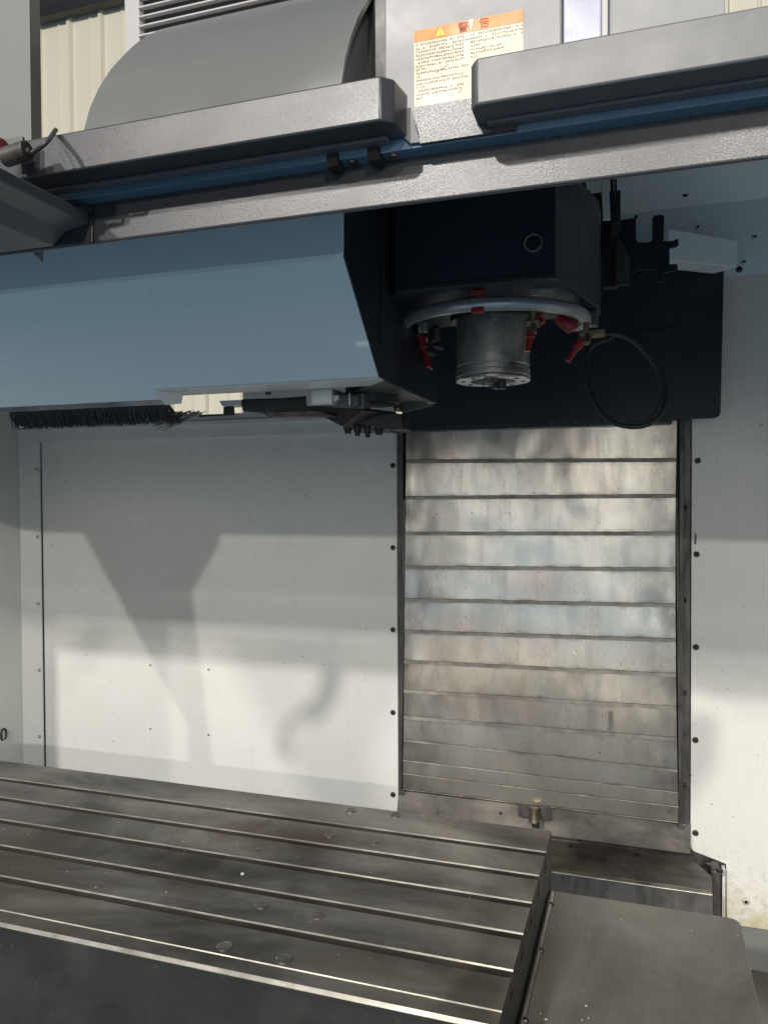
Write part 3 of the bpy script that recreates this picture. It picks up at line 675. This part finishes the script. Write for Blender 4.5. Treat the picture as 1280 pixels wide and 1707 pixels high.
# hanging tapered plate with bolts
zt_ = at(600, 684, Y=1.42).z
tri = [at(503, 676, Y=1.38), at(606, 684, Y=1.38), at(655, 690, Y=1.45), at(672, 722, Y=1.62), at(600, 722, Y=1.55), at(569, 710, Y=1.42)]
bm = NB(); prism(bm, [(v.x, v.y, v.z) for v in tri], (0, .02, .006)); obj('swing_plate', bm, 'rubber', ta, bevel=.001)
pr_px('lower_block', [(520, 676), (606, 684), (668, 690), (672, 716), (650, 716), (600, 706), (562, 706)], 1.44, .06, 'black', .002)
for i, (x, y, r) in enumerate(((580, 712, .0115), (596, 716, .009), (613, 718, .0085), (632, 714, .0115), (604, 704, .014))):
    p = at(x, y, Y=1.46); bm = NB(); cyl(bm, p+Vector((0, 0, -.006)), (0, 0, 1), r*.8, .03, 16); cyl(bm, p+Vector((0, 0, -.013)), (0, 0, 1), r*.62, .007, 6); obj('bolt', bm, 'black', ta, bevel=.0006)
for k in range(4):
    a = at(640+k*4, 706+k*4, Y=1.56); b = at(668, 711+k*4, Y=1.6); bm = NB(); tube(bm, [a, b], .0022, 6); obj('rib', bm, 'black', ta)
bm = NB(); c = at(663, 684, Y=1.55); cyl(bm, c, (0, 0, 1), .0035, .004, 10); obj('set_screw', bm, 'bright', ta)

# ---------------------------------------------------------------- right upper panels, bracket
ru = thing('upper_panel', 'bluish white folded sheet at the upper right above the black shield', 'panel')
UY = 2.27
zA, zB, zC = at(1255, 457, Y=UY).z, at(1200, 338, Y=UY).z, at(1150, 302, Y=2.20).z
bm = NB(); sheet(bm, [(2.05, 2.49), (2.10, zC+.06), (2.20, zC), (UY, zB), (UY, zA)], at(1012, 340, Y=UY).x-.05, 1.4, .003); obj('sheet', bm, 'cover', ru)
for x, y in ((1163, 379), (1258, 395), (1240, 437)): put('screw', SCRB, at(x, y, Y=UY-.001), ru, s=1.1)
put('screw', SCR, at(1232, 449, Y=UY-.001), ru)
p = at(1142, 323, Y=2.235); bm = NB(); cyl(bm, p, (0, -1, -.5), .0075, .002, 12); obj('hole', bm, 'hole', ru)
bx = thing('box_bracket', 'small white box bracket beside the dark fork plate', 'bracket')
a, b = at(1114, 381, Y=2.02), at(1230, 401, Y=2.15); c, d = at(1228, 445, Y=2.15), at(1114, 432, Y=2.02)
bm = NB(); prism(bm, [a, b, c, d], (-.05, .045, 0)); obj('cover_box', bm, 'cover', bx, bevel=.001)
fk = thing('fork_bracket', 'dark steel fork shaped bracket plate right of the spindle head', 'bracket')
FY = 1.75
outl = [(1028, 367), (1060, 362), (1060, 399), (1063, 403), (1068, 404), (1083, 403), (1087, 399), (1087, 363), (1090, 359), (1095, 358), (1104, 357), (1107, 360), (1106, 401), (1122, 401), (1127, 397), (1131, 399), (1131, 408), (1127, 411), (1116, 413), (1116, 440), (1128, 439), (1130, 449), (1106, 455), (1106, 470), (1096, 469), (1093, 449), (1066, 449), (1055, 455), (1050, 476), (1028, 476)]
pr_px('plate', outl, FY, .006, 'navy', .001, fk)
pr_px('flange', [(1005, 368), (1029, 367), (1029, 476), (1005, 478)], FY-.02, .03, 'black', .001, fk)
pr_px('gusset', [(1027, 388), (1050, 428), (1049, 474), (1026, 475)], FY-.025, .004, 'rail', .0008, fk)
pr_px('gusset', [(1018, 367), (1033, 366), (1035, 378), (1018, 401)], FY-.026, .004, 'rail', .0008, fk)
bm = NB(); p = at(1060, 362, Y=FY-.003); cyl(bm, p, (0, -1, 0), .004, .006, 10); obj('screw', bm, 'rail', fk)
cd = thing('conduit', 'pair of pale cable conduits running up beside the spindle head', 'conduit')
for i, (x, mt, r) in enumerate(((1003, 'cream', .0032), (1009, 'panel', .0036), (1018, 'rubber', .0030), (1024, 'rubber', .0020))):
    s = at(x+5, 366 if i < 2 else 372, Y=1.375); t = Vector((at(x-1, 298, Y=1.375).x, 1.375, 2.18)); bm = NB(); tube(bm, [s, t], r, 10); obj('cable', bm, mt, cd, True)

# ---------------------------------------------------------------- front header beam and channels
BY = .75
z0 = at(560, 353.5, Y=BY).z; z1 = at(560, 280, Y=BY).z
LY = z1_ = None
LY = (z1-1.6)/((at(560, 266, Y=1).z-1.6)); zl = at(560, 248, Y=LY).z
CY = (zl-1.6)/((at(560, 212, Y=1).z-1.6)); zc = at(560, 138, Y=CY).z
hb = thing('header_beam', 'hammered silver grey front header beam crossing the picture above the spindle', 'beam')
xs = at(155, 390, Y=BY).x
def beam(x0, x1):
    bm = NB(); pyz(bm, [(BY, z0+.0015), (BY+.0015, z0), (BY+.005, z0), (BY+.005, z1+.002), (BY, z1+.002)], x0, x1); return bm
obj('face', beam(xs+.0008, 1.6), 'sparkle', hb, bevel=.0015)
obj('face', beam(-2.2, xs-.0008), 'sparkle', hb, bevel=.0015)
bm = NB(); box(bm, -2.2, 1.6, LY, BY+.05, z1, zl+.012)
ledge = obj('ledge', bm, 'ledge', hb, bevel=.001)
for x, y in ((555, 268), (624, 257)):
    p = at(x, y, Y=LY-.001); bm = NB(); box(bm, p.x-.006, p.x+.006, LY-.004, BY-.004, p.z-.006, p.z+.006); obj('notch', bm, 'hole', hb)
    bm = NB(); q = p+Vector((.017, .01, 0)); cyl(bm, (q.x, q.y, z1), (0, 0, -1), .0055, .0025, 12); obj('bolt', bm, 'rail', hb)
bm = NB(); p = at(563, 285, Y=BY); cyl(bm, (p.x, BY, p.z), (0, -1, 0), .004, .002, 10); obj('bolt', bm, 'rail', hb)
# end of the left and right channels
lx1 = at(636, 200, Y=CY).x; rx_ = at(792, 180, Y=CY).x
def channel(name, label, x0, x1, lat):
    t = thing(name, label, 'rail cover', 'channel covers above the header beam')
    bm = NB(); ch = .010
    if lat > 0: plan = [(x0, CY), (x1-.001, CY), (x1+ch*.9, CY+ch), (x1+ch*.9+.004, LY-.0004), (x0, LY-.0004)]
    else: plan = [(x1, CY), (x0+.001, CY), (x0-ch*.55, CY+ch), (x0-ch*.55-.001, LY-.0004), (x1, LY-.0004)]
    prism(bm, [(x, y, zl) for x, y in plan], (0, 0, zc-zl)); obj('shell', bm, 'grey' if lat < 0 else 'greyl', t, True, bevel=.002)
    # small inner step along the bottom
    bm = NB(); s0, s1 = (x0, x1-.004) if lat > 0 else (x0+.004, x1)
    box(bm, s0, s1, CY+.03, LY-.0006, zl-.0035, zl-.0002); obj('inner_step', bm, 'grey', t, bevel=.0006)
    return t
M['greyl'] = M['smoothgrey']
channel('channel_cover', 'scuffed silver channel cover on the left with a bright glare spot', -2.2, lx1, 1)
channel('channel_cover', 'smooth grey channel cover at the upper right in front of the warning label', rx_, 1.6, -1)
# bright bracket between the channels
bk = thing('joint_bracket', 'small bright hammered bracket below the warning label between the channel covers', 'bracket')
b0, b1, b2, b3 = at(684, 178, Y=LY-.012), at(790, 158, Y=LY-.012), at(800, 222, Y=LY-.001), at(702, 238, Y=LY-.001)
bt = zl+.044
bm = NB(); n = 8; L = []
for k in range(n+1):
    t = k/n; y = LY-.0030-.002*t**1.5; z = (b0.z+.004)*(1-t)+(z1+.0015)*t
    xl = b0.x+(b3.x-b0.x)*t**.7; L.append((xl, y, z))
a = [bm.verts.new(p) for p in L]; b = [bm.verts.new((rx_+.03, p[1], p[2])) for p in L]
a2 = [bm.verts.new((p[0], LY-.0005, p[2])) for p in L]; b2_ = [bm.verts.new((rx_+.03, LY-.0005, p[2])) for p in L]
for i in range(n):
    bm.faces.new((a[i], a[i+1], b[i+1], b[i])); bm.faces.new((a2[i], a[i], a[i+1], a2[i+1])[::1]) if True else 0
    bm.faces.new((b2_[i], b2_[i+1], b[i+1], b[i]))
bm.faces.new((a[0], b[0], b2_[0], a2[0])); bm.faces.new((a[n], a2[n], b2_[n], b[n]))
obj('face', bm, 'sparkle', bk, True)
bm = NB(); p = at(676, 184, Y=LY-.004); q = at(700, 236, Y=LY-.004)
prism(bm, [at(676, 180, Y=LY-.004), at(684, 178, Y=LY-.004), at(700, 236, Y=LY-.004), at(684, 238, Y=LY-.004), at(673, 228, Y=LY-.004)], (0, .003, 0)); obj('end_plate', bm, 'grey', bk)

# ---------------------------------------------------------------- things above the beam
# machine roof that shades the inside
bm = NB(); pyz(bm, [(BY+.052, 1.6+.45*(BY+.052)), (2.32, 1.6+.45*2.32), (2.32, 1.605+.45*2.32), (BY+.052, 1.605+.45*(BY+.052))], -2.15, 1.45)
tag(obj('roof_sheet', bm, 'navy'), 'dark roof sheet over the work area hidden behind the channel covers', 'roof')
# curved hood: profile in YZ swept along X
hx_a, hx_b = at(140, 216, Y=.80).x, at(569, 136, Y=.80).x
hz0 = zl+.03
hood = thing('curved_hood', 'big curved silver sheet hood rising behind the left channel cover', 'hood')
# right end outline gives the arc: fit height as a function of depth
arcp = []
for k in range(25):
    t = k/24*PI/2; pass
arcp = [(.796, 1.975), (.797, 2.01), (.800, 2.047), (.811, 2.078), (.829, 2.112), (.852, 2.146), (.878, 2.177), (.904, 2.206), (.931, 2.232), (.960, 2.256), (1.0, 2.284), (1.05, 2.311), (1.12, 2.336), (1.22, 2.352)]
bm = NB(); inner = [(y+.004, z-.004) for y, z in reversed(arcp)]
pyz(bm, arcp+inner, hx_a, hx_b); obj('sheet', bm, 'greylight', hood, True)
bm = NB(); pyz(bm, [(y+.006, z-.006) for y, z in arcp]+[(1.2, 2.17)], hx_b-.012, hx_b-.008); obj('end_plate', bm, 'greydark', hood)
# grey front panel with warning label
GY = .86
gp = thing('front_panel', 'flat grey upper panel carrying the orange and cream warning label', 'panel')
gx0, gx1 = at(641, 100, Y=GY).x, at(936, 50, Y=GY).x
bm = NB(); box(bm, gx0, gx1, GY, GY+.02, zl, 2.6); obj('sheet', bm, 'grey2' if 'grey2' in M else 'greyp', gp, bevel=.002) if False else None
M['greyp'] = paint('flat mid grey paint', (.24, .243, .255), .45, .15, (.24, .24, .24), peel=.05, scale=7)
bm.free(); bm = NB(); box(bm, gx0, gx1, GY, GY+.02, zl, 2.6); obj('sheet', bm, 'greyp', gp, bevel=.002)
bm = NB(); box(bm, at(590, 100, Y=GY+.05).x, at(634, 100, Y=GY+.05).x, GY+.05, GY+.06, zl+.04, 2.6); box(bm, at(634, 100, Y=GY+.03).x, gx0+.0, GY+.012, GY+.05, zl+.04, 2.6)
tag(obj('gap_backing', bm, 'black'), 'black backing for the shaded post between the curved hood and the labelled grey panel', 'gap')  # black sheet put in for the shade between hood and panel
bm = NB(); box(bm, gx1+.0008, at(1003, 50, Y=GY+.01).x, GY+.006, GY+.02, zl, 2.6); tag(obj('gloss_panel', bm, 'lilac', bevel=.002), 'pale lilac glossy strip panel right of the warning label', 'panel')
bm = NB(); box(bm, at(1003.5, 50, Y=GY+.01).x, at(1014, 50, Y=GY+.01).x, GY+.0, GY+.02, zl, 2.6); tag(obj('seal_strip', bm, 'sealwhite', bevel=.001), 'thin white vertical seal strip beside the lilac panel', 'strip')
bm = NB(); box(bm, at(1014.5, 50, Y=GY+.01).x, at(1208, 20, Y=GY+.01).x, GY+.008, GY+.02, zl, 2.6); tag(obj('front_panel', bm, 'greyp', bevel=.001), 'plain grey upper panel right of the thin white strip', 'panel')

# warning label
ly = GY-.0006
A = at(690, 49, Y=ly); B = at(872, 17, Y=ly); lx0, lx1, lzt = A.x, B.x, (A.z+B.z)/2
lzb = at(690, 178, Y=ly).z; lw = lx1-lx0; lh = lzt-lzb
bm = NB(); box(bm, lx0, lx1, ly, ly+.0005, lzb, lzt); lab = obj('warning_label', bm, 'sticker', gp, label='cream warning label with an orange header and rows of small Chinese text')
hh = lh*.155
bm = NB(); box(bm, lx0, lx1, ly-.0003, ly-.00005, lzt-hh, lzt); obj('header', bm, 'orange', lab)
# cream tear in the header
tx = lx0+lw*.533
bm = NB(); pxz(bm, [(tx-.0028, lzt+.0001), (tx+.0030, lzt+.0001), (tx+.0005, lzt-hh*.86), (tx-.0006, lzt-hh*.8)], ly-.0006, .0002); obj('tear', bm, 'sticker', lab)
wx, wz = lx0+lw*.25, lzt-hh*.52
bm = NB(); pxz(bm, [(wx-.0052, wz-.0042), (wx+.0052, wz-.0042), (wx, wz+.0048)], ly-.0007, .0003); obj('hazard_triangle', bm, 'yellow', lab)
bm = NB(); box(bm, wx-.0005, wx+.0005, ly-.001, ly-.00075, wz-.0015, wz+.0025); box(bm, wx-.0005, wx+.0005, ly-.001, ly-.00075, wz-.0034, wz-.0024); obj('exclamation_mark', bm, 'ink', lab)
def text(s, x, z, size, mat, name='lettering'):
    cu = bpy.data.curves.new(name, 'FONT'); cu.body = s; cu.size = size; cu.align_x = 'CENTER'; cu.align_y = 'CENTER'; cu.extrude = .00008
    o = bpy.data.objects.new('tmp', cu); COL.objects.link(o); bpy.context.view_layer.update()
    me = bpy.data.meshes.new_from_object(o.evaluated_get(bpy.context.evaluated_depsgraph_get()))
    bpy.data.objects.remove(o); me.name = name; me.transform(Matrix.Rotation(PI/2, 4, 'X')); me.transform(Matrix.Translation((x, ly-.0007, z)))
    me.materials.clear(); me.materials.append(M[mat]); r = bpy.data.objects.new(name, me); COL.objects.link(r); r.parent = lab; return r
text('警', lx0+lw*.46, lzt-hh*.55, hh*.92, 'inkred'); text('告', lx0+lw*.655, lzt-hh*.5, hh*.92, 'inkred')
# two columns of tiny print
bm = NB()
def glyph(x, z, s):
    for k in range(random.choice((3, 4, 4))):
        if random.random() < .5:
            zz_ = z+random.choice((.1, .35, .6, .85))*s; box(bm, x+.05*s, x+s*.9, ly-.0004, ly-.0002, zz_, zz_+s*.13)
        else:
            xx_ = x+random.choice((.1, .4, .7))*s; box(bm, xx_, xx_+s*.13, ly-.00042, ly-.00021, z, z+s*.95)
gs = .00215
def rows(x0, lens, zt0, dz):
    z = zt0
    for L_ in lens:
        for k in range(L_):
            if random.random() < .93: glyph(x0+k*gs*1.22, z, gs)
        z -= dz
rows(lx0+.0022, [21, 24, 21, 21, 21, 21, 21, 5, 23, 2, 21, 23, 4, 21, 20, 3], lzt-hh-.0046, .00395)
rows(lx0+lw*.53, [22, 22, 22, 4, 13, 14, 3], lzt-hh-.0040, .0041)
o = obj('fine_print', bm, 'ink', lab); o['kind'] = 'stuff'
# scratches
for p_ in ([(727, 120), (738, 112), (748, 106)], [(786, 60), (788, 66), (785, 72)], [(806, 84), (811, 74)], [(764, 155), (770, 147)]):
    bm = NB(); tube(bm, [at(a_, b_, Y=ly-.0005) for a_, b_ in p_], .0002, 4); obj('scratch', bm, 'ink', lab)

# left pillar at the top left
lp = thing('side_pillar', 'plain grey sheet pillar at the upper left corner', 'pillar')
px1 = at(68, 100, Y=.94).x; pm = at(50, 100, Y=.9).x
bm = NB(); box(bm, -2.2, pm, .90, .95, zl-.02, 2.8); obj('front', bm, 'greypil', lp, bevel=.003) if False else bm.free()
M['greypil'] = paint('dull grey pillar paint', (.15, .153, .155), .5, .3, (.17, .17, .165), peel=.05, scale=4)
bm = NB(); box(bm, -2.2, pm, .90, .904, zl+.035, 2.8); obj('front', bm, 'greypil', lp, bevel=.001)
bm = NB(); prism(bm, [(pm+.0005, .9005, zl), (px1, .94, zl), (px1-.004, .942, zl), (pm-.003, .905, zl)], (0, 0, .9)); obj('edge', bm, 'greypil', lp, bevel=.001)
# door rail at left running towards the camera
dr = thing('door_rail', 'grey folded door rail running back under the left end of the beam', 'rail')
X0 = -.60
ra, rb = at(0, 275, X=X0), at(0, 318, X=X0)
zt1 = at(66, 311, X=X0).z; zb1 = at(66, 333, X=X0).z
bm = NB(); pts = [(X0, zt1), (X0, zb1), (X0-.03, zb1-.005), (X0-.05, zb1-.02), (X0-.2, zb1-.02), (X0-.2, zt1)]
prism(bm, [(x, .42, z) for x, z in pts], (0, BY-.42-.001, 0)); obj('rail', bm, 'grey', dr, bevel=.002)
# switch with cable
swt = thing('limit_switch', 'small grey limit switch with a red cap and short cable at the left edge', 'switch')
SYW = CY-.03
c = at(18, 250, Y=SYW)
bm = NB(); cyl(bm, at(8, 262, Y=SYW), (1, 0, .12), .010, .030, 16); obj('body', bm, 'rail', swt, True, bevel=.001)
bm = NB(); cyl(bm, at(-8, 250, Y=SYW), (1, 0, .1), .0095, .0115, 16); obj('cap', bm, 'red', swt, True)
bm = NB(); a = at(2, 234, Y=SYW+.012); b = at(40, 262, Y=SYW+.012); box(bm, a.x, b.x, SYW+.010, SYW+.014, b.z, a.z); obj('mount', bm, 'grey', swt, bevel=.001)
bm = NB(); cyl(bm, at(34, 258, Y=SYW), (1, 0, -.1), .0075, .008, 6); cyl(bm, at(42, 256, Y=SYW), (.8, 0, .2), .0045, .008, 10); obj('gland', bm, 'black', swt, bevel=.0006)
bm = NB(); tube(bm, spline([at(44, 258, Y=SYW), at(60, 250, Y=SYW), at(78, 236, Y=SYW-.002), at(93, 216, Y=SYW+.03)], 8), .0024, 10); obj('cable', bm, 'rail', swt, True)

# ---------------------------------------------------------------- added shadow caster left of the view, outline shaped from the wall shadows
LA = Vector((9.3, -19.0, 7.2)); DY = .3
def onleaf(px, py):
    p = at(px, py, Y=WB); t = (DY-p.y)/(LA.y-p.y); q = p+(LA-p)*t; return (q.x, q.z)
shadow_leaf = [onleaf(315, 1700), onleaf(315, 990), onleaf(360, 912), onleaf(362, 850), onleaf(118, 850), onleaf(350, 1280), onleaf(372, 1700)]
bm = NB(); pxz(bm, shadow_leaf[:1]+shadow_leaf[1:4]+shadow_leaf[4:6], DY, .02)
dl = thing('leaf_caster', 'added grey shadow caster standing unseen beyond the left edge of the picture', 'door')
obj('shadow_leaf', bm, 'grey', dl)

# added, unseen shadow caster hanging in front of the machine left of the frame; lamp two throws its hooked shadow on the back wall
LB = Vector((-2.9, -9.2, 7.3)); HOOK_Y = .24
def onhook(px, py):
    p = at(px, py, Y=WB); return p+(LB-p)*((HOOK_Y-p.y)/(LB.y-p.y))
wg = thing('hook_caster', 'added unseen shadow caster hanging beyond the left edge of the picture', 'shadow caster')
bm = NB(); tube(bm, [onhook(556, 1110), onhook(548, 1150), onhook(532, 1185), onhook(512, 1200)], [.030, .029, .022, .012], 12); obj('body', bm, 'black', wg, True)
bm = NB(); tube(bm, spline([onhook(528, 1170), onhook(500, 1190), onhook(478, 1215), onhook(466, 1240), onhook(474, 1256), onhook(490, 1252)], 6), .010, 10); obj('hook_tube', bm, 'black', wg, True)
bm = NB(); tube(bm, spline([onhook(556, 1112), onhook(560, 1040), onhook(572, 960), onhook(560, 840)], 6), .009, 10); obj('hose', bm, 'rubber', wg, True)
